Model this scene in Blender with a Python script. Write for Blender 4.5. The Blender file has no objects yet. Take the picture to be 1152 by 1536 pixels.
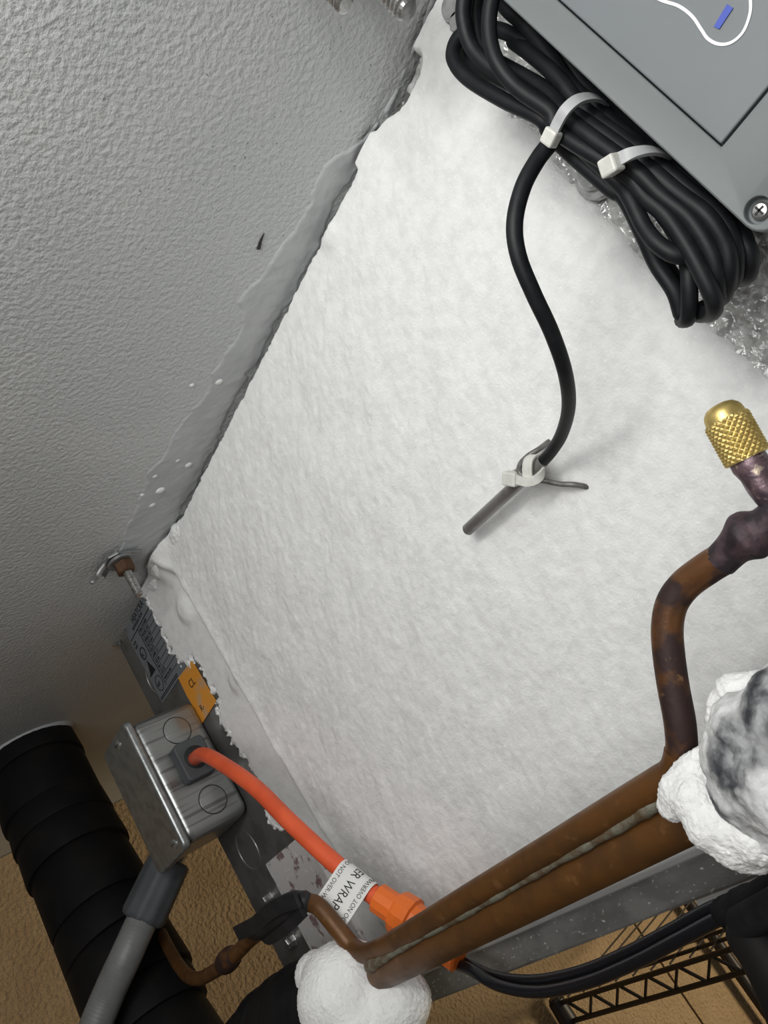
import bpy, bmesh, math, random
import numpy as np
from mathutils import Vector, Matrix, noise as mnoise
random.seed(4)
C = bpy.context.scene
COL = C.collection

# ------------------------------------------------------------------ camera
F_PX, W_PX, H_PX = 1149.85, 1152, 1536
CEIL = 2.40                      # ceiling height
EYE = CEIL - 0.285               # phone held up under the ceiling
O = np.array([0.0, -0.30, EYE])  # camera position; evaporator end panel is the plane y = 0
R = np.array([[0.47429315, -0.60591358, -0.63867876],
              [0.69548184, -0.18692956, 0.69380301],
              [-0.53983252, -0.7731862, 0.33281804]])
cam = bpy.data.cameras.new('camera'); camo = bpy.data.objects.new('camera', cam); COL.objects.link(camo)
cam.sensor_fit = 'VERTICAL'; cam.sensor_height = 36; cam.sensor_width = 27
cam.lens = 36 * F_PX / H_PX; cam.clip_start = 0.01; cam.clip_end = 60
m = Matrix.Identity(4)
for i in range(3):
    m[i][0] = R[i, 0]; m[i][1] = -R[i, 1]; m[i][2] = -R[i, 2]; m[i][3] = O[i]
camo.matrix_world = m
C.camera = camo
# ------------------------------------------------------------------ world, lamps, exposure
C.view_settings.view_transform = 'Standard'; C.view_settings.look = 'None'
C.view_settings.gamma = 1; C.view_settings.use_curve_mapping = False
C.view_settings.exposure = 0.0
wd = bpy.data.worlds.new('world'); C.world = wd; wd.use_nodes = True
wd.node_tree.nodes['Background'].inputs[0].default_value = (0.92, 0.97, 1.0, 1)
wd.node_tree.nodes['Background'].inputs[1].default_value = 0.055

def area(name, loc, target, sx, sy, power, col=(1, 1, 1)):
    l = bpy.data.lights.new(name, 'AREA'); l.shape = 'RECTANGLE'; l.size = sx; l.size_y = sy
    l.energy = power; l.color = col
    o = bpy.data.objects.new(name, l); COL.objects.link(o); o.location = loc
    o.rotation_euler = (Vector(target) - Vector(loc)).to_track_quat('-Z', 'Y').to_euler()
    return o
area('ceiling_lamp', (0.03, -0.42, CEIL - 0.075), (-0.10, -0.24, CEIL + 0.02), 0.22, 0.07, 1.15, (1, 0.985, 0.95))
area('camera_fill', (0.11, -0.68, EYE + 0.06), (-0.22, 0, EYE + 0.10), 0.4, 0.4, 2.25, (1, 0.99, 0.97))  # soft flash-like fill added behind the camera for falloff to the left, no fixture
area('far_lamp', (0.1, 1.7, EYE - 0.7), (-1.3, 0.35, EYE), 0.4, 0.4, 14, (1, 0.86, 0.62))

# ------------------------------------------------------------------ pixel ray -> point on a real plane
def _ray(px, py): return R @ np.array([px - W_PX / 2, py - H_PX / 2, F_PX])
def P(px, py, y=0.0):
    r = _ray(px, py); return Vector(O + r * ((y - O[1]) / r[1]))
def PZ(px, py, z):
    r = _ray(px, py); return Vector(O + r * ((z - O[2]) / r[2]))
def PX(px, py, x):
    r = _ray(px, py); return Vector(O + r * ((x - O[0]) / r[0]))
def pxm(px, py, y):                       # pixels per metre at that point
    r = _ray(px, py); return r[1] / (y - O[1])

# ------------------------------------------------------------------ materials
def new_mat(name):
    mt = bpy.data.materials.new(name); mt.use_nodes = True
    return mt, mt.node_tree, mt.node_tree.nodes['Principled BSDF']
def mat(name, col, rough=0.5, metal=0.0, col2=None, nscale=40, ramp=(0.4, 0.65), bump=0.0, bscale=200, bdist=0.001,
        spec=0.5, coat=0.0, col3=None, n3=300, ramp3=(0.6, 0.7), stretch=None, detail=4, rough2=None, vor=False):
    mt, nt, b = new_mat(name)
    b.inputs['Base Color'].default_value = (*col, 1); b.inputs['Roughness'].default_value = rough
    b.inputs['Metallic'].default_value = metal; b.inputs['Specular IOR Level'].default_value = spec
    b.inputs['Coat Weight'].default_value = coat
    tc = nt.nodes.new('ShaderNodeTexCoord'); vec = tc.outputs['Object']
    if stretch:
        mp = nt.nodes.new('ShaderNodeMapping'); mp.inputs['Scale'].default_value = stretch
        nt.links.new(vec, mp.inputs['Vector']); vec = mp.outputs[0]
    def nz(scale, d=detail):
        n = nt.nodes.new('ShaderNodeTexNoise'); n.inputs['Scale'].default_value = scale; n.inputs['Detail'].default_value = d
        nt.links.new(vec, n.inputs['Vector']); return n
    def rmp(src, a, bb):
        r = nt.nodes.new('ShaderNodeMapRange'); r.inputs[1].default_value = a; r.inputs[2].default_value = bb
        r.interpolation_type = 'SMOOTHSTEP'
        nt.links.new(src, r.inputs[0]); return r
    last = None
    if col2:
        n = nz(nscale); r = rmp(n.outputs['Fac'], *ramp)
        mx = nt.nodes.new('ShaderNodeMix'); mx.data_type = 'RGBA'
        mx.inputs['A'].default_value = (*col, 1); mx.inputs['B'].default_value = (*col2, 1)
        nt.links.new(r.outputs[0], mx.inputs['Factor']); last = mx.outputs['Result']
        if rough2 is not None:
            r2 = nt.nodes.new('ShaderNodeMapRange'); r2.inputs[3].default_value = rough; r2.inputs[4].default_value = rough2
            nt.links.new(r.outputs[0], r2.inputs[0]); nt.links.new(r2.outputs[0], b.inputs['Roughness'])
    if col3:
        n = nz(n3); r = rmp(n.outputs['Fac'], *ramp3)
        mx = nt.nodes.new('ShaderNodeMix'); mx.data_type = 'RGBA'
        if last is None: mx.inputs['A'].default_value = (*col, 1)
        else: nt.links.new(last, mx.inputs['A'])
        mx.inputs['B'].default_value = (*col3, 1)
        nt.links.new(r.outputs[0], mx.inputs['Factor']); last = mx.outputs['Result']
    if last is not None: nt.links.new(last, b.inputs['Base Color'])
    if bump > 0:
        if vor:
            n = nt.nodes.new('ShaderNodeTexVoronoi'); n.feature = 'SMOOTH_F1'; n.inputs['Scale'].default_value = bscale
            nt.links.new(vec, n.inputs['Vector']); src = n.outputs['Distance']
        else:
            src = nz(bscale, 3).outputs['Fac']
        bp = nt.nodes.new('ShaderNodeBump'); bp.inputs['Strength'].default_value = bump; bp.inputs['Distance'].default_value = bdist
        nt.links.new(src, bp.inputs['Height']); nt.links.new(bp.outputs[0], b.inputs['Normal'])
    return mt

M = {}
M['ceiling'] = mat('ceiling_stucco', (0.56, 0.58, 0.58), 0.42, 0.05, bump=0.5, bscale=330, bdist=0.0022, col2=(0.60, 0.615, 0.615), nscale=12,
                   col3=(0.25, 0.26, 0.27), n3=420, ramp3=(0.66, 0.74))
M['ceiling_frost'] = mat('ceiling_frost', (0.55, 0.57, 0.58), 0.6, bump=0.25, bscale=300, bdist=0.001, col2=(0.50, 0.52, 0.53), nscale=25)
M['tan'] = mat('tan_stucco_wall', (0.47, 0.32, 0.17), 0.55, bump=0.9, bscale=150, bdist=0.008, col2=(0.42, 0.28, 0.145), nscale=14)
M['seam'] = mat('wall_seam', (0.10, 0.06, 0.03), 0.8)
M['floor'] = mat('floor_quarry', (0.22, 0.2, 0.18), 0.7, col2=(0.16, 0.15, 0.14), nscale=6)
M['galv'] = mat('galvanised_steel', (0.34, 0.35, 0.35), 0.42, 0.75, col2=(0.24, 0.25, 0.25), nscale=60, bump=0.2, bscale=700, bdist=0.0005,
                col3=(0.6, 0.6, 0.6), n3=500, ramp3=(0.68, 0.76))
M['galv_dark'] = mat('galvanised_dull', (0.21, 0.21, 0.205), 0.4, 0.55, col2=(0.15, 0.148, 0.14), nscale=45, bump=0.3, bscale=500, bdist=0.0006,
                     col3=(0.55, 0.55, 0.54), n3=420, ramp3=(0.70, 0.76))
M['pan_frost'] = mat('frosted_pan', (0.20, 0.20, 0.195), 0.45, 0.3, col2=(0.29, 0.29, 0.285), nscale=60, bump=0.35, bscale=380, bdist=0.0008,
                     col3=(0.8, 0.8, 0.79), n3=420, ramp3=(0.60, 0.74), stretch=(0.7, 1, 1.2))
M['pan_lip'] = mat('pan_lip', (0.42, 0.42, 0.42), 0.45, 0.3, bump=0.2, bscale=500, bdist=0.0004)
M['frost'] = mat('frost', (0.86, 0.87, 0.865), 0.85, col2=(0.80, 0.81, 0.81), nscale=120, bump=0.35, bscale=800, bdist=0.001, spec=0.2,
                 col3=(0.92, 0.92, 0.92), n3=700, ramp3=(0.62, 0.7))
M['snow'] = mat('snow', (0.88, 0.885, 0.88), 0.85, bump=0.5, bscale=900, bdist=0.001, spec=0.2, col2=(0.83, 0.835, 0.83), nscale=90)
M['ice'] = mat('clear_ice', (0.60, 0.61, 0.60), 0.08, 0.1, col2=(0.40, 0.405, 0.40), nscale=160, ramp=(0.42, 0.6), bump=0.5, bscale=420, bdist=0.0015,
               spec=1.0, coat=1.0)
M['zinc'] = mat('zinc_box', (0.36, 0.375, 0.375), 0.36, 0.75, col2=(0.25, 0.265, 0.265), nscale=130, ramp=(0.35, 0.7), bump=0.15, bscale=600, bdist=0.0004)
M['zinc_scratch'] = mat('zinc_drawn', (0.36, 0.37, 0.365), 0.34, 0.75, col2=(0.20, 0.20, 0.20), nscale=260, ramp=(0.5, 0.66), stretch=(1, 0.03, 1.0), detail=3)
M['steel'] = mat('bright_steel', (0.50, 0.50, 0.49), 0.26, 0.8, col2=(0.34, 0.34, 0.33), nscale=300)
M['steel_dark'] = mat('probe_steel', (0.30, 0.295, 0.28), 0.38, 0.55, col2=(0.23, 0.225, 0.215), nscale=120)
M['rust'] = mat('rusty_nut', (0.085, 0.042, 0.02), 0.75, 0.2, col2=(0.10, 0.05, 0.025), nscale=250, bump=0.4, bscale=600)
M['black'] = mat('black_rubber', (0.012, 0.013, 0.016), 0.5, col2=(0.02, 0.02, 0.024), nscale=80, spec=0.35)
M['cable'] = mat('black_cable', (0.007, 0.008, 0.010), 0.52, col2=(0.011, 0.012, 0.014), nscale=200, bump=0.1, bscale=1200, bdist=0.0003, spec=0.28)
M['tape'] = mat('black_tape', (0.007, 0.007, 0.008), 0.6, col2=(0.011, 0.010, 0.010), nscale=30, spec=0.15)
M['foam'] = mat('black_foam', (0.008, 0.008, 0.009), 0.8, col2=(0.014, 0.014, 0.015), nscale=60, bump=0.25, bscale=500, spec=0.12)
M['twin'] = mat('black_wire_gloss', (0.008, 0.009, 0.012), 0.28, spec=0.5)
M['copper'] = mat('tarnished_copper', (0.135, 0.058, 0.016), 0.42, 0.25, col2=(0.09, 0.040, 0.012), nscale=70, ramp=(0.35, 0.7), rough2=0.55,
                  col3=(0.18, 0.085, 0.03), n3=160, ramp3=(0.6, 0.75))
M['copper_burnt'] = mat('burnt_copper', (0.15, 0.066, 0.025), 0.42, 0.45, col2=(0.045, 0.026, 0.024), nscale=75, ramp=(0.42, 0.58), rough2=0.6,
                        col3=(0.24, 0.13, 0.065), n3=200, ramp3=(0.64, 0.74), bump=0.2, bscale=400)
M['copper_black'] = mat('scorched_joint', (0.03, 0.022, 0.028), 0.6, 0.3, col2=(0.085, 0.052, 0.062), nscale=190, bump=0.5, bscale=300, bdist=0.0012)
M['purple'] = mat('heat_tinted_brass', (0.20, 0.135, 0.155), 0.35, 0.5, col2=(0.085, 0.06, 0.075), nscale=150, ramp=(0.4, 0.6),
                  col3=(0.55, 0.45, 0.36), n3=170, ramp3=(0.62, 0.7), bump=0.5, bscale=260, bdist=0.001)
M['solder'] = mat('solder', (0.20, 0.195, 0.15), 0.6, 0.2, col2=(0.12, 0.085, 0.05), nscale=180, bump=0.6, bscale=420, bdist=0.001)
M['brass'] = mat('brass', (0.72, 0.55, 0.20), 0.36, 0.75, col2=(0.50, 0.37, 0.12), nscale=120, ramp=(0.45, 0.7), rough2=0.5)
M['orange'] = mat('orange_silicone', (0.80, 0.125, 0.045), 0.45, col2=(0.70, 0.10, 0.035), nscale=40, spec=0.4)
M['orange_plug'] = mat('orange_moulded', (0.82, 0.17, 0.025), 0.42, spec=0.4)
M['label'] = mat('white_label', (0.78, 0.78, 0.76), 0.45)
M['ink'] = mat('black_ink', (0.012, 0.012, 0.014), 0.6)
M['greyplastic'] = mat('grey_plastic', (0.075, 0.081, 0.088), 0.6, col2=(0.063, 0.068, 0.075), nscale=60, bump=0.1, bscale=700, bdist=0.0003)
M['conduit'] = mat('grey_conduit', (0.20, 0.205, 0.20), 0.45, col2=(0.17, 0.175, 0.17), nscale=60)
M['box'] = mat('grey_enclosure', (0.165, 0.183, 0.185), 0.5, col2=(0.157, 0.173, 0.177), nscale=20, bump=0.08, bscale=900, bdist=0.0003, spec=0.35)
M['boxdoor'] = mat('grey_enclosure_door', (0.166, 0.183, 0.195), 0.45, col2=(0.158, 0.174, 0.184), nscale=20, spec=0.35)
M['white'] = mat('white_print', (0.85, 0.86, 0.86), 0.5)
M['blue'] = mat('blue_print', (0.02, 0.055, 0.40), 0.45)
M['nylon'] = mat('natural_nylon', (0.68, 0.68, 0.64), 0.4, col2=(0.60, 0.60, 0.56), nscale=200)
M['nylon_clear'] = mat('nylon_strap', (0.42, 0.43, 0.44), 0.35)
M['plate'] = mat('rating_plate', (0.20, 0.215, 0.235), 0.5, 0.2)
M['sticker'] = mat('orange_sticker', (0.75, 0.31, 0.035), 0.6, col2=(0.55, 0.33, 0.17), nscale=45, ramp=(0.5, 0.65))
M['pinkplate'] = mat('stained_galvanised', (0.60, 0.585, 0.585), 0.4, 0.0, col2=(0.24, 0.16, 0.16), nscale=110, ramp=(0.53, 0.64), bump=0.3, bscale=260,
                     col3=(0.75, 0.74, 0.74), n3=190, ramp3=(0.6, 0.72))
M['mottled'] = mat('frost_over_black', (0.70, 0.71, 0.71), 0.75, col2=(0.035, 0.037, 0.045), nscale=34, ramp=(0.47, 0.62), bump=0.5, bscale=500, detail=7,
                   col3=(0.42, 0.43, 0.44), n3=60, ramp3=(0.5, 0.66))
M['shelf'] = mat('shelf_wire', (0.032, 0.026, 0.022), 0.45, 0.2)
M['pvc'] = mat('white_pvc', (0.75, 0.75, 0.74), 0.5)
M['wire'] = mat('tie_wire', (0.20, 0.195, 0.185), 0.5, 0.4, col2=(0.13, 0.125, 0.12), nscale=300)
M['frostbolt'] = mat('iced_bolt', (0.52, 0.53, 0.53), 0.2, 0.3, col2=(0.36, 0.37, 0.37), nscale=200, coat=0.5)

# ------------------------------------------------------------------ mesh helpers
class MB:
    def __init__(s): s.v = []; s.f = []
    def add(s, vs, fs):
        k = len(s.v); s.v += [Vector(v) for v in vs]; s.f += [tuple(i + k for i in f) for f in fs]; return s
    def box(s, a, b):
        x0, y0, z0 = a; x1, y1, z1 = b
        return s.add([(x0, y0, z0), (x1, y0, z0), (x1, y1, z0), (x0, y1, z0), (x0, y0, z1), (x1, y0, z1), (x1, y1, z1), (x0, y1, z1)],
                     [(3, 2, 1, 0), (4, 5, 6, 7), (0, 1, 5, 4), (1, 2, 6, 5), (2, 3, 7, 6), (3, 0, 4, 7)])
    def obox(s, c, ax, half):
        c = Vector(c); vs = []
        for k in (-1, 1):
            for j in (-1, 1):
                for i in (-1, 1):
                    vs.append(c + ax[0] * (i * half[0]) + ax[1] * (j * half[1]) + ax[2] * (k * half[2]))
        return s.add(vs, [(2, 3, 1, 0), (4, 5, 7, 6), (0, 1, 5, 4), (1, 3, 7, 5), (3, 2, 6, 7), (2, 0, 4, 6)])
    def tube(s, pts, r, n=12, caps=True, dome=False, flat=None):
        pts = [Vector(p) for p in pts]; N = len(pts)
        rs = list(r) if hasattr(r, '__len__') else [r] * N
        if dome:                                  # rounded ends
            a, b = (pts[0] - pts[1]).normalized(), (pts[-1] - pts[-2]).normalized()
            pre, post = [], []
            for th in (80, 50, 25):
                t = math.radians(th)
                pre.append((pts[0] + a * rs[0] * math.sin(t), rs[0] * math.cos(t)))
            for th in (25, 50, 80):
                t = math.radians(th)
                post.append((pts[-1] + b * rs[-1] * math.sin(t), rs[-1] * math.cos(t)))
            pts = [p for p, _ in pre] + pts + [p for p, _ in post]
            rs = [q for _, q in pre] + rs + [q for _, q in post]; N = len(pts)
        tan = [(pts[min(i + 1, N - 1)] - pts[max(i - 1, 0)]).normalized() for i in range(N)]
        u = tan[0].orthogonal().normalized() if flat is None else (Vector(flat) - tan[0] * Vector(flat).dot(tan[0])).normalized()
        vs = []
        for i in range(N):
            u = (u - tan[i] * u.dot(tan[i])).normalized(); w = tan[i].cross(u)
            for k in range(n):
                a = 2 * math.pi * k / n
                vs.append(pts[i] + (u * math.cos(a) + w * math.sin(a)) * rs[i])
        fs = [(i * n + k, i * n + (k + 1) % n, (i + 1) * n + (k + 1) % n, (i + 1) * n + k) for i in range(N - 1) for k in range(n)]
        if caps: fs += [tuple(range(n - 1, -1, -1)), tuple((N - 1) * n + k for k in range(n))]
        return s.add(vs, fs)
    def lathe(s, p, axis, prof, n=24, rfun=None):
        axis = Vector(axis).normalized(); u = axis.orthogonal().normalized(); w = axis.cross(u); p = Vector(p)
        vs = []
        for i, (h, r) in enumerate(prof):
            for k in range(n):
                a = 2 * math.pi * k / n; rr = rfun(h, a, r) if rfun else r
                vs.append(p + axis * h + (u * math.cos(a) + w * math.sin(a)) * rr)
        N = len(prof)
        fs = [(i * n + k, i * n + (k + 1) % n, (i + 1) * n + (k + 1) % n, (i + 1) * n + k) for i in range(N - 1) for k in range(n)]
        fs += [tuple(range(n - 1, -1, -1)), tuple((N - 1) * n + k for k in range(n))]
        return s.add(vs, fs)
    def prism(s, poly, off):
        poly = [Vector(p) for p in poly]; off = Vector(off); n = len(poly)
        nrm = Vector((0, 0, 0))
        for i in range(n): nrm += poly[i].cross(poly[(i + 1) % n])
        if nrm.dot(off) > 0: poly.reverse()
        return s.add(poly + [p + off for p in poly], [tuple(range(n)), tuple(range(2 * n - 1, n - 1, -1))] +
                     [((i + 1) % n, i, n + i, n + (i + 1) % n) for i in range(n)])
    def ribbon(s, pts, wdir, half, thick):        # flat strap along pts, width along wdir
        pts = [Vector(p) for p in pts]; N = len(pts); vs = []
        for i in range(N):
            t = (pts[min(i + 1, N - 1)] - pts[max(i - 1, 0)]).normalized()
            wv = (Vector(wdir) - t * Vector(wdir).dot(t)).normalized(); nn = t.cross(wv)
            for a, b in ((-1, -1), (1, -1), (1, 1), (-1, 1)): vs.append(pts[i] + wv * (a * half) + nn * (b * thick / 2))
        fs = [(i * 4 + k, i * 4 + (k + 1) % 4, i * 4 + 4 + (k + 1) % 4, i * 4 + 4 + k) for i in range(N - 1) for k in range(4)]
        fs += [(3, 2, 1, 0), tuple((N - 1) * 4 + k for k in range(4))]
        return s.add(vs, fs)

LOC = {}
def link(o, parent=None):
    COL.objects.link(o)
    if parent is not None: o.parent = parent
def root_loc(o):
    while o.parent is not None: o = o.parent
    return Vector(o.location)
def obj(name, mb, material, parent=None, origin=None, smooth=35, bevel=0.0, seg=2, recalc=True):
    me = bpy.data.meshes.new(name)
    off = root_loc(parent) if parent is not None else (Vector(origin) if origin is not None else Vector((0, 0, 0)))
    me.from_pydata([v - off for v in mb.v], [], mb.f)
    if recalc:
        bm = bmesh.new(); bm.from_mesh(me); bmesh.ops.recalc_face_normals(bm, faces=bm.faces); bm.to_mesh(me); bm.free()
    if smooth:
        me.shade_smooth(); me.set_sharp_from_angle(angle=math.radians(smooth))
    me.materials.append(M[material])
    o = bpy.data.objects.new(name, me); link(o, parent)
    if parent is None: o.location = off
    if bevel:
        bv = o.modifiers.new('bevel', 'BEVEL'); bv.width = bevel; bv.segments = seg; bv.limit_method = 'ANGLE'
    return o
def thing(name, label, cat, loc, group=None):
    o = bpy.data.objects.new(name, None); link(o); o.location = loc; o.empty_display_size = 0.02
    o['label'] = label; o['category'] = cat
    if group: o['group'] = group
    return o
def tag(o, label, cat, group=None):
    o['label'] = label; o['category'] = cat
    if group: o['group'] = group
    return o
def plabel(o, label): o['label'] = label; return o
def struct(o): o['kind'] = 'structure'; return o
def cr(pts, n=8, closed=False):                   # Catmull-Rom
    pts = [Vector(p) for p in pts]; out = []; N = len(pts)
    rng = range(N) if closed else range(N - 1)
    for i in rng:
        if closed: a, b, c, d = pts[i - 1], pts[i], pts[(i + 1) % N], pts[(i + 2) % N]
        else:
            b, c = pts[i], pts[i + 1]; a = pts[i - 1] if i else b * 2 - c; d = pts[i + 2] if i + 2 < N else c * 2 - b
        for k in range(n):
            t = k / n
            out.append(0.5 * ((2 * b) + (c - a) * t + (2 * a - 5 * b + 4 * c - d) * t * t + (3 * b - a - 3 * c + d) * t ** 3))
    if not closed: out.append(pts[-1])
    return out
def text(name, s, p, xd, up, size, material, parent, depth=0.0002, sx=1.0, align='LEFT'):
    cu = bpy.data.curves.new(name, 'FONT'); cu.body = s; cu.size = size; cu.extrude = depth; cu.align_x = align; cu.resolution_u = 3
    t = bpy.data.objects.new('t', cu); COL.objects.link(t)
    dg = bpy.context.evaluated_depsgraph_get()
    me = bpy.data.meshes.new_from_object(t.evaluated_get(dg)); bpy.data.objects.remove(t)
    xd = Vector(xd).normalized(); up = (Vector(up) - xd * Vector(up).dot(xd)).normalized(); zd = xd.cross(up)
    off = root_loc(parent); p = Vector(p)
    for v in me.vertices:
        c = v.co.copy(); v.co = p - off + xd * (c.x * sx) + up * c.y + zd * c.z
    me.materials.clear(); me.materials.append(M[material]); me.name = name
    o = bpy.data.objects.new(name, me); link(o, parent); return o

# value noise (numpy) -------------------------------------------------------
_rng = np.random.RandomState(7); _lat = _rng.rand(256, 256)
def vnoise(u, v):
    iu = np.floor(u).astype(int); iv = np.floor(v).astype(int); fu = u - iu; fv = v - iv
    fu = fu * fu * (3 - 2 * fu); fv = fv * fv * (3 - 2 * fv)
    g = lambda a, b: _lat[a & 255, b & 255]
    return (g(iu, iv) * (1 - fu) + g(iu + 1, iv) * fu) * (1 - fv) + (g(iu, iv + 1) * (1 - fu) + g(iu + 1, iv + 1) * fu) * fv
def fbm(u, v, o=3):
    s = 0; a = 0.5; t = 0
    for k in range(o):
        s = s + a * (vnoise(u + 17 * k, v + 31 * k) - 0.5); t += a; u = u * 2.03; v = v * 2.03; a *= 0.5
    return s / t * 2
def sdpoly(u, v, poly):                            # signed distance, positive inside
    d = np.full(u.shape, 1e9); ins = np.zeros(u.shape, bool); n = len(poly)
    for i in range(n):
        ax, ay = poly[i]; bx, by = poly[(i + 1) % n]; ex, ey = bx - ax, by - ay
        t = np.clip(((u - ax) * ex + (v - ay) * ey) / (ex * ex + ey * ey + 1e-12), 0, 1)
        d = np.minimum(d, np.hypot(u - ax - t * ex, v - ay - t * ey))
        cnd = ((ay > v) != (by > v)) & (u < (bx - ax) * (v - ay) / (by - ay + 1e-12) + ax)
        ins ^= cnd
    return np.where(ins, d, -d)
def sdseg(u, v, pts):
    d = np.full(u.shape, 1e9)
    for i in range(len(pts) - 1):
        ax, ay = pts[i]; bx, by = pts[i + 1]; ex, ey = bx - ax, by - ay
        t = np.clip(((u - ax) * ex + (v - ay) * ey) / (ex * ex + ey * ey + 1e-12), 0, 1)
        d = np.minimum(d, np.hypot(u - ax - t * ex, v - ay - t * ey))
    return d
def sheet(name, u0, u1, v0, v1, step, hfun, place, material, parent, smooth=True):
    nu = int((u1 - u0) / step) + 1; nv = int((v1 - v0) / step) + 1
    U, V = np.meshgrid(np.linspace(u0, u1, nu), np.linspace(v0, v1, nv), indexing='ij')
    H, mask = hfun(U, V)
    co = place(U, V, H).reshape(-1, 3)
    fm = mask[:-1, :-1] | mask[1:, :-1] | mask[:-1, 1:] | mask[1:, 1:]
    I, J = np.nonzero(fm); a = I * nv + J
    faces = np.stack([a, a + nv, a + nv + 1, a + 1], 1)
    used = np.unique(faces); rm = np.zeros(nu * nv, int); rm[used] = np.arange(len(used))
    co = co[used] - np.array(root_loc(parent)); faces = rm[faces]
    me = bpy.data.meshes.new(name); me.vertices.add(len(co)); me.vertices.foreach_set('co', co.astype(np.float32).ravel())
    nf = len(faces); me.loops.add(nf * 4); me.loops.foreach_set('vertex_index', faces.astype(np.int32).ravel())
    me.polygons.add(nf); me.polygons.foreach_set('loop_start', np.arange(0, nf * 4, 4, dtype=np.int32))
    me.update(calc_edges=True); me.validate()
    me.shade_smooth(); me.materials.append(M[material])
    o = bpy.data.objects.new(name, me); link(o, parent); return o
def lump(name, balls, material, parent=None, origin=None, voxel=0.003, amp=0.0012, scale=160, amp2=0.002, scale2=40, it=6):
    bm = bmesh.new()
    for c, r in balls:
        rr = r if hasattr(r, '__len__') else (r, r, r)
        mtx = Matrix.Translation(Vector(c)) @ Matrix.Diagonal((*rr, 1))
        bmesh.ops.create_icosphere(bm, subdivisions=3, radius=1, matrix=mtx)
    me = bpy.data.meshes.new('t'); bm.to_mesh(me); bm.free()
    t = bpy.data.objects.new('t', me); COL.objects.link(t)
    rm = t.modifiers.new('r', 'REMESH'); rm.mode = 'VOXEL'; rm.voxel_size = voxel
    sm = t.modifiers.new('s', 'SMOOTH'); sm.iterations = it; sm.factor = 0.6
    ss = t.modifiers.new('ss', 'SUBSURF'); ss.levels = 1
    me2 = bpy.data.meshes.new_from_object(t.evaluated_get(bpy.context.evaluated_depsgraph_get())); bpy.data.objects.remove(t)
    off = root_loc(parent) if parent is not None else Vector(origin)
    ns = [v.normal.copy() for v in me2.vertices]
    for v, n in zip(me2.vertices, ns):
        c = v.co.copy()
        h = amp * mnoise.fractal(c * scale, 0.8, 2.0, 3) + amp2 * mnoise.noise(c * scale2)
        v.co = c + n * h - off
    me2.name = name; me2.materials.clear(); me2.materials.append(M[material]); me2.shade_smooth()
    o = bpy.data.objects.new(name, me2); link(o, parent)
    if parent is None: o.location = off
    return o

def xz_(p): return (p.x, p.z)
X, Y, Z = Vector((1, 0, 0)), Vector((0, 1, 0)), Vector((0, 0, 1))
WALLX = -1.29

# ================================================================== SETTING
ceil = struct(obj('ceiling', MB().box((WALLX - 0.1, -2.2, CEIL), (2.2, 3.2, CEIL + 0.08)), 'ceiling', smooth=0))
# frost film along the seam with the cracked edge
crack = [(660, -40), (600, 130), (585, 165), (545, 205), (512, 235), (485, 262), (462, 300), (440, 342), (402, 398), (378, 425), (362, 452), (352, 505), (330, 545),
         (300, 595), (282, 622), (262, 650), (240, 690), (205, 750), (185, 800), (172, 850)]
cpoly = [PZ(*p, CEIL)[:2] for p in crack] + [P(205, 840, 0.006)[:2], P(260, 785, 0.006)[:2], P(600, 85, 0.006)[:2], (0.05, 0.006)]
def hf(U, V):
    sd = sdpoly(U, V, cpoly) + 0.0050 * fbm(U * 45, V * 45, 2) + 0.0022 * fbm(U * 190, V * 190, 3)
    h = 0.0007 * np.clip(sd / 0.0011, -1, 1) + 0.00035 * fbm(U * 150, V * 150, 3)
    return h, sd > 0
sheet('frost_film', -0.72, 0.03, -0.14, 0.01, 0.0012, hf, lambda U, V, H: np.stack([U, V, CEIL - H], -1), 'ceiling_frost', ceil)
for px, py, r in [(288, 578, .0022), (240, 735, .005), (232, 714, .003), (228, 757, .004), (214, 742, .0025), (282, 697, .004), (328, 572, .004), (266, 690, .003)]:
    c = PZ(px, py, CEIL)
    obj('frost_drop', MB().lathe(c + Z * 0.0002, -Z, [(0, r * .8), (r * .2, r * .72), (r * .35, r * .5), (r * .42, r * .16)], 12), 'frost', ceil)
sc = [PZ(*p, CEIL - 0.0006) for p in [(397, 350), (393, 362), (391, 374), (386, 375), (389, 364)]]
plabel(obj('scuff_mark', MB().prism(sc, (0, 0, 0.0005)), 'ink', ceil, smooth=0), 'short black scuff on the grey ceiling')

seamY = PX(1040, 1515, WALLX + 0.004).y
wl = struct(obj('wall_left', MB().box((WALLX - 0.1, -2.2, 0), (WALLX, 3.2, CEIL)), 'seam', smooth=0))
for a, b in ((-2.2, seamY - 0.003), (seamY + 0.003, 3.2)):
    obj('wall_panel', MB().box((WALLX, a, 0.02), (WALLX + 0.004, b, CEIL - 0.001)), 'tan', wl, smooth=0)
struct(obj('floor', MB().box((WALLX - 0.1, -2.2, -0.1), (2.2, 3.2, 0)), 'floor', smooth=0))

# ================================================================== UNIT COOLER
uc = thing('unit_cooler', 'frost-covered galvanised evaporator hanging under the grey ceiling', 'cooler', (-0.35, 0.4, EYE - 0.10))
PY = 0.010                               # metal end panel plane
top = CEIL - 0.004
xL = P(374, 1350, PY).x                  # left edge of the casing
obj('casing', MB().box((xL + 0.004, PY + 0.002, EYE - 0.07), (0.22, 0.85, top)), 'galv_dark', uc, smooth=0)
obj('end_panel', MB().box((xL, PY, EYE - 0.078), (0.22, PY + 0.002, top)), 'galv_dark', uc, smooth=0)
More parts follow.
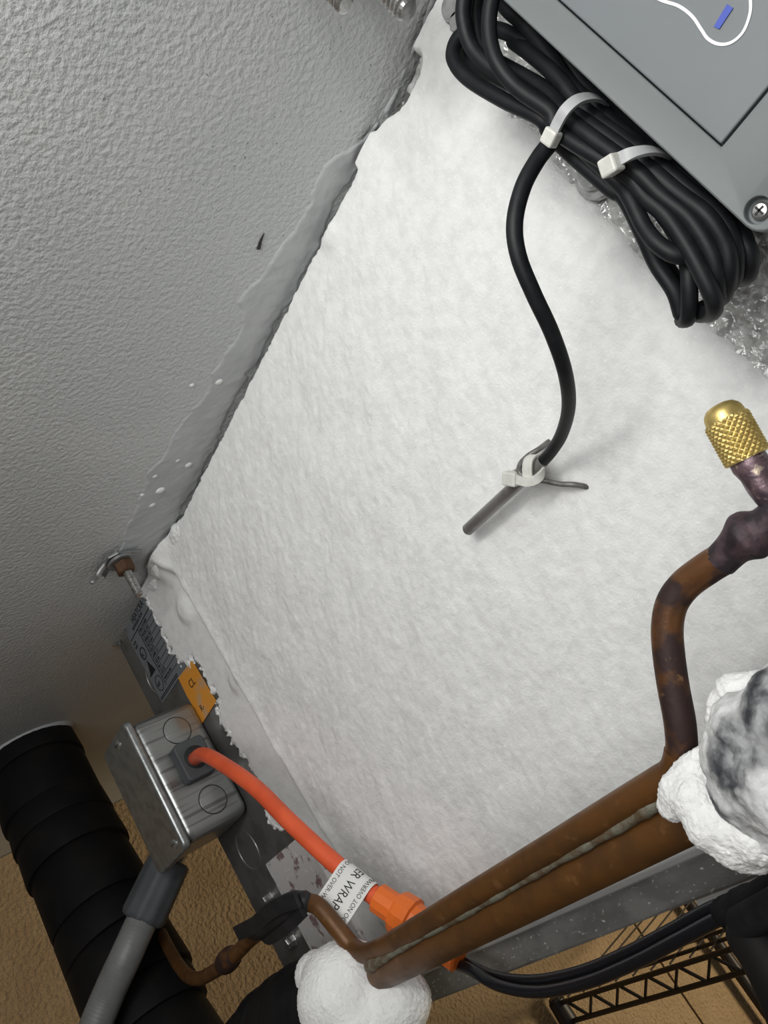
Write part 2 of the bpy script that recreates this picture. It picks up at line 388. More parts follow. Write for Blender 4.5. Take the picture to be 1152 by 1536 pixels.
# drain pan: tray with a folded lip
lipz = P(870, 1345, -0.012).z; botz = P(940, 1395, -0.014).z
obj('drain_pan', MB().box((xL + 0.012, -0.012, botz), (0.24, 0.87, lipz - 0.002)), 'pan_frost', uc, smooth=0, bevel=0.0015)
obj('pan_lip', MB().box((xL + 0.012, -0.0155, lipz - 0.0035), (0.24, -0.004, lipz)), 'pan_lip', uc, smooth=0, bevel=0.0008)
# knock-out rings stamped in the side strip
for px, py, r in [(232, 1015, .016), (398, 1172, .016), (372, 1275, .0165)]:
    c = P(px, py, PY)
    ring = [c + X * (r * math.cos(a)) + Z * (r * math.sin(a)) for a in [2 * math.pi * k / 40 for k in range(41)]]
    k = MB().tube(ring, 0.0007, 6, caps=False)
    obj('knockout', k, 'galv', uc)
def hexbolt(px, py, r, h, name='bolt', material='steel', y=PY):
    c = P(px, py, y); mb = MB()
    mb.lathe(c, -Y, [(0, r * 1.35), (h * .2, r * 1.35), (h * .22, r * 1.05)], 20)
    mb.lathe(c - Y * h * .2, -Y, [(0, r), (h * .8, r), (h, r * .82)], 6)
    return obj(name, mb, material, uc, smooth=30)
hexbolt(178, 961, .0042, .006); hexbolt(407, 1345, .0045, .007); hexbolt(441, 1408, .0045, .007)
# stained bracket plate
bp = [P(*p, PY - 0.006) for p in [(397, 1297), (449, 1262), (600, 1440), (480, 1440)]]
bp = [bp[0], bp[0] + X * 0.075, Vector((bp[0].x + 0.075, bp[0].y, bp[3].z - .02)), Vector((bp[0].x, bp[0].y, bp[3].z - .02))]
plabel(obj('bracket_plate', MB().prism(bp, (0, 0.005, 0)), 'pinkplate', uc, smooth=0, bevel=0.0014), 'bright plate with a reddish stain')
# rating plate
pl = [P(*p, PY - 0.0004) for p in [(183, 938), (206, 893), (262, 905), (318, 965), (276, 996), (242, 1059)]]
zt = P(206, 893, PY).z; zb = P(242, 1059, PY).z; xl = P(183, 938, PY).x + 0.001; PWD = 0.072; xr = xl + PWD
zb2 = zb
plate = MB().prism([(xl, PY, zt - .012), (xl + .012, PY, zt), (xr, PY, zt), (xr, PY, zb2), (xl, PY, zb2)], (0, -0.0006, 0))
rp = obj('rating_plate', plate, 'plate', uc, smooth=0)
yt = PY - 0.0008
H = zt - zb2
def T(s, fx, fz, size, sx=1.0): return text('print', s, (xl + fx * PWD, yt, zb2 + fz * H), X, Z, size, 'ink', rp, 0.0001, sx)
def rule(fx0, fz0, fx1, fz1, w=0.0004):
    a = Vector((xl + fx0 * PWD, yt, zb2 + fz0 * H)); b = Vector((xl + fx1 * PWD, yt, zb2 + fz1 * H))
    return (a, b, w)
T('HEATCRA', .30, .86, .0085, .9); T('REFRIGERATION', .22, .81, .0045, .9)
rows = [('BALLYSTNER', .72), ('MODEL NO', .655), ('SERIAL NO', .59), ('FACTORY', .525), ('VOLTS', .46), ('AMPS 1.5', .395), ('HZ 60', .33), ('PH 1', .265), ('OZ 22', .2)]
for s_, fz in rows: T(s_, .36, fz, .0042, .9)
T('MADE IN USA', .36, .13, .0036, .9); T('FOR', .04, .70, .004); T('SAFE', .04, .655, .0036); T('CAUTION', .04, .30, .003, .8)
lines = MB()
for fz in (.775, .705, .64, .575, .51, .445, .38, .315, .25, .185, .115): 
    a, b, w = rule(.33, fz, .98, fz); lines.box((a.x, yt - .0001, a.z - w / 2), (b.x, yt, a.z + w / 2))
for fz in (.05, .03): 
    a, b, w = rule(.03, fz, .7, fz); lines.box((a.x, yt - .0001, a.z - w), (b.x, yt, a.z + w))
a, b, w = rule(.33, .08, .33, .775); lines.box((a.x - w, yt - .0001, a.z), (a.x + w, yt, b.z))
a, b, w = rule(.03, .775, .98, .775); lines.box((a.x, yt - .0001, a.z - w), (b.x, yt, a.z + w))
obj('ruled_lines', lines, 'ink', rp, smooth=0)
def ringmark(fx, fz, r, w):
    c = Vector((xl + fx * PWD, yt, zb2 + fz * H)); mb = MB(); n = 28
    pts = [c + X * (r * math.cos(2 * math.pi * k / n)) + Z * (r * math.sin(2 * math.pi * k / n)) for k in range(n + 1)]
    return mb.ribbon(pts, Y, 0.0001, w)
obj('round_mark', ringmark(.17, .55, .0055, .0012), 'ink', rp, smooth=0); T('RL', .10, .525, .005)
obj('round_mark', ringmark(.19, .17, .007, .0007), 'ink', rp, smooth=0); T('NSF', .085, .145, .0055)
c = Vector((xl + .17 * PWD, yt, zb2 + .37 * H))
obj('warning_triangle', MB().prism([c + Vector((-.007, 0, -.006)), c + Vector((.007, 0, -.006)), c + Vector((0, 0, .008))], (0, -0.0001, 0)), 'ink', rp, smooth=0)
# orange sticker
st = [P(*p, PY - 0.0008) for p in [(268, 1017), (288, 990), (325, 1052), (303, 1086), (292, 1068), (288, 1056), (281, 1044)]]
sto = plabel(obj('sticker', MB().prism(st, (0, -0.0004, 0)), 'sticker', uc, smooth=0), 'orange sticker')
text('print', 'CL', P(287, 1034, PY - .0013), X, Z, .010, 'ink', sto, .0001); text('print', 'R-', P(303, 1068, PY - .0013), X, Z, .008, 'ink', sto, .0001)

# ---- frost blanket on the end panel
outl = [(640, -60), (628, -10), (606, 40), (597, 78), (626, 84), (624, 105), (606, 140), (592, 160), (572, 172), (556, 190), (538, 196), (530, 215), (519, 240)]
fpoly = [xz_(P(*p, 0)) for p in outl]
zc = CEIL - 0.0045
xs = [fpoly[-1][0] - 0.001 - k * 0.03 for k in range(13)]
fpoly += [(x, zc) for x in xs if x > P(255, 800, 0).x + .01]
fpoly += [xz_(P(*p, 0.004)) for p in [(250, 798), (216, 820), (199, 834), (200, 866), (210, 893), (220, 912), (233, 945), (248, 980), (268, 1000), (284, 990), (298, 1015), (318, 1048), (322, 1085), (342, 1112), (366, 1150), (388, 1200), (398, 1243), (440, 1252),
                                   (452, 1285), (470, 1330), (510, 1420), (545, 1470)]]
fpoly += [(P(680, 1440, 0).x, EYE - .074), (0.2, EYE - .074), (0.2, P(1250, 640, 0).z)]
fpoly += [xz_(P(*p, 0)) for p in [(1152, 574), (1100, 530), (1060, 493), (1008, 446), (950, 385), (905, 330), (852, 273), (822, 240), (800, 200), (762, 172), (722, 140), (700, 105), (688, 60), (675, 20), (670, -60)]]
ridge = [xz_(P(*p, 0)) for p in [(238, 838), (262, 858), (290, 905), (320, 960), (360, 1030), (400, 1100), (440, 1170), (480, 1240), (520, 1300), (570, 1380)]]
def frost_h(U, V):
    sd = sdpoly(U, V, fpoly)
    jag = 0.0016 * fbm(U * 190, V * 190, 3)
    side = np.full(U.shape, 1e9); rd = sdseg(U, V, ridge)
    # which side of the ridge: interpolate ridge x at given z
    rz = np.array([p[1] for p in ridge])[::-1]; rx = np.array([p[0] for p in ridge])[::-1]
    rxv = np.interp(V, rz, rx); right = U > rxv
    strip = ~right & (V < rz.max())
    sdj = sd + jag + np.where(strip, 0.003 * fbm(U * 70, V * 70, 3) + 0.0085 * fbm(U * 420, V * 260, 2), 0)
    T_ = np.where(strip, 0.0022 + 0.0058 * np.exp(-(rd / 0.006) ** 2), 0.0085)
    wd_ = np.where(strip, 0.004, np.where(V > zc - .02, 0.003, 0.011))
    t = T_ * np.sqrt(np.clip(sdj / wd_, 0, 1))
    t = t + np.where(sdj > 0, 0.0013 * np.exp(-(rd / 0.006) ** 2), 0)
    # feathery crystals: stretched noise, and soft swells
    a = U * 0.8 + V * 0.6; b = -U * 0.6 + V * 0.8
    env = np.clip(sdj / 0.012, 0, 1) * np.where(strip, 0.25, 1)
    t = t + env * (0.0014 * fbm(a * 28, b * 44, 2) + 0.00055 * fbm(a * 110, b * 210, 3) + 0.0003 * fbm(U * 420, V * 420, 2))
    # frozen-over rivets and the drift round the hanger
    for px, py, r, h in [(267, 918, .0115, .0045), (343, 1028, .009, .003), (236, 850, .016, .006), (495, 355, .008, .0025), (240, 815, .012, .004)]:
        c = P(px, py, 0); t = t + np.where(sdj > 0, h * np.exp(-(((U - c.x) ** 2 + (V - c.z) ** 2) / r ** 2) ** 1.6), 0)
    t = np.where(sdj > 0, t, -0.0008)
    return t, sdj > 0
fr = sheet('frost', -0.66, 0.16, EYE - .076, CEIL - .003, 0.0011, frost_h, lambda U, V, H_: np.stack([U, PY - 0.0006 - H_, V], -1), 'frost', uc)
plabel(fr, 'thick white frost blanket')
plabel(lump('frost', [(P(236, 846, .006), (.013, .008, .015)), (P(224, 834, .002), (.010, .009, .009)), (P(246, 822, .004), (.014, .007, .009)), (P(214, 830, -.004), (.008, .010, .006)), (P(226, 868, .008), (.010, .005, .013)), (P(208, 826, -.010), (.006, .009, .004)), (P(216, 888, .009), (.006, .003, .010)), (P(268, 800, .004), (.014, .006, .008))], 'frost', uc, voxel=.0016, amp=.0007, scale=260, amp2=.001, scale2=90, it=22), 'frost drift round the hanger')
# clear bubbly ice beside the frost, under the control box
_br = np.random.RandomState(5)
def ice_h(U, V):
    t = 0.0016 + 0.0008 * fbm(U * 60, V * 60, 2)
    u0, v0, st = U[0, 0], V[0, 0], U[1, 0] - U[0, 0]
    for _ in range(9000):
        cu_, cv_ = _br.uniform(u0, U[-1, 0]), _br.uniform(v0, V[0, -1]); r = _br.uniform(.0009, .0030); ez = _br.uniform(.6, 1.5)
        i0, i1 = int((cu_ - r * 1.6 - u0) / st), int((cu_ + r * 1.6 - u0) / st) + 2; k0, k1 = int((cv_ - r * 1.6 - v0) / st), int((cv_ + r * 1.6 - v0) / st) + 2
        i0, k0 = max(i0, 0), max(k0, 0); su, sv = U[i0:i1, k0:k1], V[i0:i1, k0:k1]
        q = 1 - ((su - cu_) * ez / r) ** 2 - ((sv - cv_) / ez / r) ** 2
        t[i0:i1, k0:k1] = np.maximum(t[i0:i1, k0:k1], 0.0014 + r * .62 * np.sqrt(np.clip(q, 0, 1)) * (q > 0))
    return t - 0.003 * np.clip((-0.09 - U) / 0.03, 0, 1), t > 0
plabel(sheet('clear_ice', -0.135, 0.20, EYE - .02, CEIL - .004, 0.0008, ice_h, lambda U, V, H_: np.stack([U, PY - H_, V], -1), 'ice', uc), 'glassy bubbly ice')
for px, py, r in [(890, 263, .0062), (682, 12, .006), (690, 33, .004)]:
    cc = P(px, py, 0)
    obj('bolt', MB().lathe(cc + Y * .005, -Y, [(0, r * 1.5), (.004, r * 1.45), (.0042, r), (.0072, r * .97), (.0085, r * .8)], 24), 'frostbolt', uc)

# ================================================================== HANGER RODS
def thread_prof(L, r, pitch):
    n = int(L / pitch * 4); return [(L * i / n, r * (1 - (0.17 if i % 4 in (2, 3) else 0))) for i in range(n + 1)]
def rod(loc_top, zend, r, pitch, label, big=False):
    t = thing('threaded_rod', label, 'rod', loc_top, 'hanger rods')
    L = loc_top.z - zend
    obj('rod', MB().lathe(loc_top, -Z, thread_prof(L, r, pitch) + [(L + r * .2, r * .7)], 20), 'steel', t, smooth=8)
    return t
py_ = -0.037
re = P(209, 892, py_); rt = Vector((re.x, re.y, CEIL))
t = rod(rt, re.z, 0.0034, 0.0014, 'thin threaded rod with rusty nut hanging at the left corner')
nz_ = P(188, 851, py_).z
obj('nut', MB().lathe(Vector((re.x, re.y, nz_ - .0042)), Z, [(0, .0062), (.0008, .0074), (.0085, .0074), (.0088, .0066)], 6), 'rust', t, smooth=25)
obj('washer', MB().lathe(Vector((re.x, re.y, nz_ + .0048)), Z, [(0, .0105), (.0004, .011), (.0022, .011), (.0026, .0105)], 28), 'galv', t, smooth=25)
br = [PZ(*p, nz_ + .0085) for p in [(214, 826), (178, 830), (163, 838), (152, 862), (158, 868), (168, 850), (186, 862), (206, 858)]]
obj('hanger_tab', MB().prism(br, (0, 0, .002)), 'galv', t, smooth=0, bevel=.0004)
hk = [PZ(*p, nz_ + d) for p, d in [((168, 836), .012), ((155, 850), .010), ((146, 864), .006), ((139, 873), .002)]]
obj('hook', MB().tube(cr(hk, 5), .0021, 8, dome=True), 'galv', t)
e2 = P(611, 14, -0.06); t = rod(Vector((e2.x, e2.y, CEIL)), e2.z, 0.0050, 0.0026, 'shiny iced threaded rod end at the top edge beside the cable coil')
obj('washer', MB().lathe(Vector((e2.x, e2.y, CEIL - .004)), Z, [(0, .011), (.003, .011)], 24), 'galv', t)
e3 = P(517, 6, -0.09); t = rod(Vector((e3.x, e3.y, CEIL)), e3.z, 0.0036, 0.0018, 'small dull rod end at the top edge above the grey ceiling')
obj('washer', MB().lathe(Vector((e3.x, e3.y, CEIL - .003)), Z, [(0, .009), (.0025, .009)], 24), 'galv', t)

# ================================================================== JUNCTION BOX
yc = -0.050
jb_x0 = P(158, 1127, yc).x; jb_x1 = P(192, 1083, yc).x; z_hi = (P(158, 1127, yc).z + P(192, 1083, yc).z) / 2 ; z_lo = P(270, 1287, yc).z
jb = thing('junction_box', 'galvanised steel handy box with oblong cover at the lower left of the cooler', 'electrical box', ((jb_x0 + jb_x1) / 2, -.02, z_lo))
def rrect(x0, x1, z0, z1, r, y, n=5):
    pts = []
    for cx_, cz_, a0 in ((x1 - r, z1 - r, 0), (x0 + r, z1 - r, 90), (x0 + r, z0 + r, 180), (x1 - r, z0 + r, 270)):
        for k in range(n + 1):
            a = math.radians(a0 + 90 * k / n); pts.append(Vector((cx_ + r * math.cos(a), y, cz_ + r * math.sin(a))))
    return pts
bx1 = jb_x1 - .002
obj('box_body', MB().prism(rrect(jb_x0 + .002, bx1, z_lo + .003, z_hi - .003, .009, yc + .002), (0, PY - .0015 - yc - .002, 0)), 'zinc_scratch', jb, smooth=40, bevel=.0065, seg=5)
cov = MB().prism(rrect(jb_x0, jb_x1, z_lo, z_hi, .006, yc - .004), (0, .007, 0))
obj('cover', cov, 'zinc', jb, smooth=40, bevel=.0024, seg=3)
jx = (jb_x0 + jb_x1) / 2
for px, py in [(178, 1118), (262, 1266)]:
    c = P(px, py, yc - .004); s = MB().lathe(c + Y * .0005, -Y, [(0, .0042), (.0012, .0040), (.0022, .0028), (.0026, .001)], 18)
    sc_ = obj('cover_screw', s, 'steel', jb)
    obj('slot', MB().box((c.x - .003, c.y - .0022, c.z - .0004), (c.x + .003, c.y - .0014, c.z + .0004)), 'ink', sc_, smooth=0)
for pz in [z_hi - .024, z_lo + .024]:
    c = Vector((bx1, -.016, pz)); rr = .0115
    ring = [c + Y * (rr * math.cos(a)) + Z * (rr * math.sin(a)) for a in [2 * math.pi * k / 36 for k in range(37)]]
    obj('knockout', MB().tube(ring, .00035, 6, caps=False), 'ink', jb)
    obj('knockout_slug', MB().lathe(c - X * .001, X, [(0, rr * .96), (.0014, rr * .96), (.0017, rr * .9)], 32), 'zinc_scratch', jb)
# grey cable clamp
gz = P(292, 1140, -.015)
gc = PX(290, 1140, bx1 + .006)
g = MB(); 
g.prism(rrect(-.0165, .0165, -.0165, .0165, .004, 0, 3), (0, .012, 0))
gv = []
for v in g.v: gv.append(gc + Vector((v.y - .006, v.x * .8, v.z * .95)))
g2 = MB().add(gv, g.f)
cl = obj('cable_clamp', g2, 'greyplastic', jb, smooth=30, bevel=.001)
obj('clamp_mouth', MB().lathe(gc + X * .005, X, [(0, .0092), (.0022, .0092), (.0026, .0085)], 28), 'ink', cl)

# ================================================================== FLEXIBLE CONDUIT
fc = thing('flexible_conduit', 'grey liquid-tight conduit rising to the junction box at the bottom left', 'conduit', P(237, 1335, -.04))
ax0 = P(256, 1288, -.028); ax1 = P(212, 1382, -.064)
d = (ax1 - ax0); L = d.length
def nutr(h, a, r): return r * (1 + (.035 if math.cos(10 * a) > .2 else 0))
obj('connector_nut', MB().lathe(ax0, d, [(0, .0145), (.002, .0172), (L * .25, .0178), (L * .9, .0182), (L * .97, .0172), (L, .0150)], 60, nutr), 'greyplastic', fc, smooth=40)
obj('locknut', MB().lathe(ax0 - d.normalized() * .008, d, [(0, .012), (.010, .012)], 24), 'steel', fc)
cp = cr([ax1 - d * .2, P(190, 1432, -.085), P(160, 1498, -.105), P(120, 1600, -.135), P(70, 1740, -.17)], 40)
rr = [1 * .0128 + .00010 * math.sin(i * 2.1) for i in range(len(cp))]
obj('conduit_tube', MB().tube(cp, rr, 24), 'conduit', fc, smooth=50)

# ================================================================== TAPED BLACK PIPE (left)
bpz = CEIL
pc = PZ(42, 1122, CEIL)
tp = thing('insulated_pipe', 'thick pipe wrapped in overlapping black tape rising to the ceiling at left', 'pipe', Vector((pc.x, pc.y, CEIL - .5)))
pc2 = P(190, 1450, pc.y - .02)          # lower in the frame
dirp = Vector((pc2.x - pc.x, pc2.y - pc.y, pc2.z - pc.z)); dirp = dirp / abs(dirp.z)
def onpipe(h): return pc + dirp * h
obj('pipe_core', MB().lathe(pc, dirp, [(0, .040), (.75, .040)], 24), 'tape', tp)
h = 0.0; k = 0; rnd = random.Random(3)
while h < .62:
    dh = rnd.uniform(.026, .062); r0 = .0475 + rnd.uniform(-.0012, .0012); tilt = rnd.uniform(-.10, .16)
    dn = dirp.normalized(); axn = (dn + X * tilt * .6 + Y * tilt * .3).normalized()
    prof = [(-.004, r0 - .0035), (0, r0 - .001), (dh * .5, r0), (dh * .95, r0 + .0010), (dh * 1.02, r0 + .0006), (dh * 1.03, r0 - .003)]
    obj('tape_wrap', MB().lathe(onpipe(h), axn, prof, 30), 'tape', tp, smooth=40); h += dh; k += 1
obj('ceiling_collar', MB().lathe(Vector((pc.x, pc.y, CEIL - .0035)), Z, [(0, .0485), (.0015, .0500), (.0034, .0515)], 40), 'ceiling_frost', tp)

# ================================================================== COPPER LINES
YC = -0.070
cu = thing('copper_lines', 'tarnished copper suction tube with a liquid tube soldered along it', 'pipe', P(800, 1320, YC))
a = P(574, 1464, YC); b = P(1060, 1215, YC)
# large tube: centre line between solder seam and lower edge
big = [P(590, 1449, YC), P(800, 1344, YC), P(1030, 1226, YC)]
dd = (big[2] - big[0]).normalized()
rbig = .0084
e0 = big[0] - dd * .012
obj('suction_tube', MB().tube([e0 - dd * .004, e0, big[1], big[2] + dd * .03], [rbig * .86, rbig, rbig, rbig], 32), 'copper', cu, smooth=40)
rl = .0049
lp = [P(450, 1352, YC), P(474, 1357, YC), P(492, 1375, YC), P(512, 1400, YC), P(532, 1423, YC), P(556, 1429, YC - .002), P(610, 1402, YC - .004), P(700, 1348, YC - .005), P(820, 1276, YC - .005), P(940, 1203, YC - .005), P(990, 1173, YC - .005),
      P(1012, 1158, YC - .005), P(1022, 1128, YC - .005), P(1020, 1085, YC - .005), P(1010, 1030, YC - .004), P(1003, 980, YC - .003), P(1001, 940, YC - .002), P(1008, 905, YC - .001), P(1028, 877, YC), P(1060, 853, YC), P(1084, 838, YC)]
rr = []
path = cr(lp, 8)
nliq = 12 * 8
obj('liquid_tube', MB().tube(path[:nliq + 1], [rl + .0005 * min(1, max(0, (i - 36) / 12)) for i in range(nliq + 1)], 20), 'copper', cu, smooth=60)
obj('riser_tube', MB().tube(path[nliq - 4:], rl * 1.03, 20), 'copper_burnt', cu, smooth=60)
tee = cr([P(1080, 842, YC), P(1105, 818, YC), P(1128, 800, YC), P(1150, 785, YC), P(1185, 755, YC), P(1240, 715, YC), P(1330, 650, YC), P(1430, 580, YC)], 8)
rt_ = []
for i in range(len(tee)):
    u_ = i / (len(tee) - 1); rt_.append(rl * (1.05 + .55 * math.exp(-((u_ - .26) / .10) ** 2)) )
plabel(obj('tee_joint', MB().tube(tee, rt_, 20), 'copper_black', cu, smooth=60), 'scorched black joint')
# access valve stem and cap
ct = P(1077, 607, YC); cb = P(1122, 688, YC); axv = (cb - ct); Lc = axv.length; axv.normalize()
rc = (P(1060, 640, YC) - P(1124, 604, YC)).length / 2 * .93
stem_end = P(1160, 782, YC)
vs_ = obj('valve_stem', MB().lathe(cb - axv * .001, axv, [(0, rc * .80), (.003, rc * .82), (.006, rc * .74), (.010, rc * .70), (.013, rc * .60), (.017, rc * .50), ((stem_end - cb).length, rc * .46)], 26,
          lambda h, a_, r: r * (1 + .05 * math.sin(3 * a_ + h * 500))), 'purple', cu, smooth=60)
plabel(vs_, 'purple heat-tinted valve stem')
hd = Lc * .27
prof = [(0, rc * .35), (.0006, rc * .62), (.0018, rc * .80), (hd * .6, rc * .88), (hd, rc * .92)]
cap = obj('valve_cap', MB().lathe(ct, axv, prof + [(hd * 1.02, rc * .9)], 40), 'brass', cu, smooth=50)
plabel(cap, 'brass cap')
kn = [(hd + (Lc - hd) * i / 60, rc) for i in range(61)]
def knurl(h, a_, r):
    q = 21; s_ = (h - hd) / rc * q
    va = abs(((a_ * q + s_) / math.pi) % 2 - 1); vb = abs(((a_ * q - s_) / math.pi) % 2 - 1)
    e_ = min((h - hd) / .0006, (Lc - h) / .0006, 1)
    return r * (0.965 + 0.055 * min(va, vb) * 1.6 * max(e_, 0.2))
obj('knurled_band', MB().lathe(ct, axv, kn, 210, knurl), 'brass', cap, smooth=20)
# solder seam
sp = [P(*p, YC - .0065) for p in [(556, 1449), (580, 1436), (630, 1406), (689, 1375), (752, 1339), (833, 1293), (915, 1248), (978, 1208), (1010, 1190)]]
spc = cr(sp, 24); rs_ = [.0020 + .00022 * math.sin(i * .35) + .00025 * mnoise.noise((i * .31, 0, 0)) + (.0016 * max(0, 1 - i / 26)) + (.0008 * max(0, 1 - abs(i - len(spc) + 30) / 20)) for i in range(len(spc))]
obj('solder_seam', MB().tube(spc, rs_, 10, dome=True), 'solder', cu, smooth=60)
# left run of the liquid line, joint, black rubber wrap
ll = cr([P(455, 1350, YC), P(420, 1376, YC), P(380, 1405, YC), P(345, 1440, YC), P(318, 1459, YC), P(296, 1468, YC + .002), P(276, 1458, YC + .008), P(252, 1420, YC + .024), P(228, 1370, YC + .052), P(190, 1300, YC + .095), P(165, 1254, YC + .14)], 8)
obj('liquid_tube', MB().tube(ll, rl * .98, 18), 'copper', cu, smooth=60)
j0, j1 = P(352, 1431, YC), P(333, 1449, YC)
obj('brazed_joint', MB().tube(cr([j0, (j0 + j1) / 2, j1], 6), [rl * f for f in (1.0, 1.2, 1.4, 1.5, 1.55, 1.6, 1.6, 1.6, 1.55, 1.5, 1.4, 1.2, 1.0)], 18), 'copper_burnt', cu)
w0 = [P(456, 1352, YC - .003), P(430, 1364, YC - .004), P(402, 1382, YC - .005), P(384, 1396, YC - .002)]
wrp = MB().tube(cr(w0, 6), [rl * f for f in np.interp(np.linspace(0, 1, 19), [0, .15, .5, .8, 1], [1.15, 1.6, 1.75, 1.65, 1.2])], 16, dome=True)
wrp.ribbon(cr([P(446, 1349, YC - .010), P(412, 1362, YC - .013), P(385, 1385, YC - .012), P(356, 1400, YC - .012)], 6), P(430, 1400, YC) - P(410, 1360, YC), .0044, .0024)
wrp.ribbon(cr([P(455, 1368, YC - .008), P(430, 1392, YC - .010), P(405, 1408, YC - .008), P(392, 1402, YC - .003)], 6), P(430, 1400, YC) - P(410, 1360, YC), .003, .003)
plabel(obj('rubber_wrap', wrp, 'black', cu, smooth=40), 'torn black rubber wrap')

# ================================================================== HEATER CABLE
hc = thing('heater_cable', 'orange drain-line heater cable from the junction box to behind the copper', 'cable', P(420, 1230, -.03))
hp = cr([gc + X * .001, P(306, 1132, -.03), P(340, 1150, -.036), P(385, 1183, -.042), P(430, 1228, -.046), P(480, 1275, -.046), P(520, 1310, -.045), P(560, 1342, -.043), P(590, 1364, -.042)], 8)
obj('cord', MB().tube(hp, .0054, 20), 'orange', hc, smooth=60)
q0, q1 = P(566, 1346, -.042), P(604, 1372, -.040); dq = (q1 - q0); lq = dq.length
obj('plug_sleeve', MB().lathe(q0, dq, [(0, .0070), (.0008, .0082), (lq * .72, .0084), (lq * .76, .0105), (lq * .9, .0118), (lq * 1.35, .0122), (lq * 1.4, .0105), (lq * 1.9, .0098), (lq * 3.1, .0098), (lq * 3.15, .008)], 12), 'orange_plug', hc, smooth=25)
# flag label: wraps round the cord, the two ends stuck together into a flag
ax = [P(512, 1303, -.0455), P(558, 1340, -.0435)]; RL_ = .0060
cd = (ax[1] - ax[0]).normalized(); wlab = (ax[1] - ax[0]).length
view = (Vector(O) - ax[0]).normalized(); fn = (view - cd * view.dot(cd)).normalized(); dn = cd.cross(fn)
if dn.z > 0: dn = -dn
Lf = .0215
def lpos(al, ac, out=0):                        # al: along the flag (negative runs back over the cord), ac: across
    base = ax[0] + cd * ac
    if al >= 0: return base + fn * (RL_ + out) + dn * al
    a_ = -al / RL_
    return base + (fn * math.cos(a_) - dn * math.sin(a_)) * (RL_ + out)
lb = MB(); vs = []
als = [-.0185 + .0185 * k / 14 for k in range(15)] + [Lf]
for out in (0, -.0004):
    for al in als: vs += [lpos(al, 0, out), lpos(al, wlab, out)]
q = len(als); fs = []
for k in range(q - 1):
    fs += [(2 * k, 2 * k + 1, 2 * k + 3, 2 * k + 2), (2 * q + 2 * k + 2, 2 * q + 2 * k + 3, 2 * q + 2 * k + 1, 2 * q + 2 * k)]
    fs += [(2 * k, 2 * k + 2, 2 * q + 2 * k + 2, 2 * q + 2 * k), (2 * k + 1, 2 * q + 2 * k + 1, 2 * q + 2 * k + 3, 2 * k + 3)]
fs += [(0, 2 * q, 2 * q + 1, 1), (2 * q - 2, 2 * q - 1, 4 * q - 1, 4 * q - 2)]
lb.add(vs, fs)
lab = plabel(obj('warning_label', lb, 'label', hc, smooth=50), 'white flag label with black lettering')
def LT(s_, al0, ac0, size, flip=False, sx=1.0):
    o = text('print', s_, (0, 0, 0), X, Y, size, 'ink', lab, 0.0, sx); off = root_loc(lab)
    for v in o.data.vertices:
        c = v.co + off
        v.co = (lpos(al0 - c.x, ac0 - c.y, .0002) if flip else lpos(al0 + c.x, ac0 + c.y, .0002)) - off
    return o
LT('DO NOT OVER-WRAP', -.0085, wlab * .07, .0040, False, .82)
LT('ER WRAP', -.0070, wlab * .40, .0078, False, .78)
LT('DO NOT OVERWRAP', Lf * .98, wlab * .93, .0040, True, .82)

# ================================================================== BLACK SUCTION INSULATION + SNOW (bottom)
si = thing('suction_insulation', 'black foam-insulated elbow at the bottom edge next to the snow lump', 'insulation', P(420, 1530, -.07))
el = cr([P(560, 1500, YC), P(500, 1512, YC), P(450, 1528, YC), P(408, 1556, YC - .003), P(380, 1600, YC - .005), P(366, 1680, YC - .006), P(356, 1760, YC - .006)], 8)
obj('foam_sleeve', MB().tube(el, .0275, 28), 'foam', si, smooth=60)
for s_, rr_ in ((14, .0292), (18, .0286), (23, .0283), (29, .0284)):
    obj('tape_wrap', MB().tube(el[s_ - 2:s_ + 3], [.0272, rr_, rr_ + .0006, rr_, .0272], 28, caps=False), 'tape', si, smooth=60)
sl = lump('snow_lump', [(P(520, 1492, YC - .006), (.029, .027, .027)), (P(478, 1464, YC - .004), .014), (P(505, 1452, YC + .012), .011), (P(545, 1530, YC - .006), (.028, .026, .026)), (P(600, 1500, YC + .004), (.015, .017, .017)),
                     (P(470, 1500, YC - .002), .019), (P(560, 1590, YC), .026), (P(500, 1570, YC), .03), (P(612, 1482, YC + .012), .0085), (P(590, 1535, YC), .017)], 'snow', None, P(530, 1500, YC), voxel=.0017, amp=.0005, scale=600, amp2=.0010, scale2=70, it=16)
tag(sl, 'rounded white snow lump packed on the end of the copper tube at the bottom', 'snow')

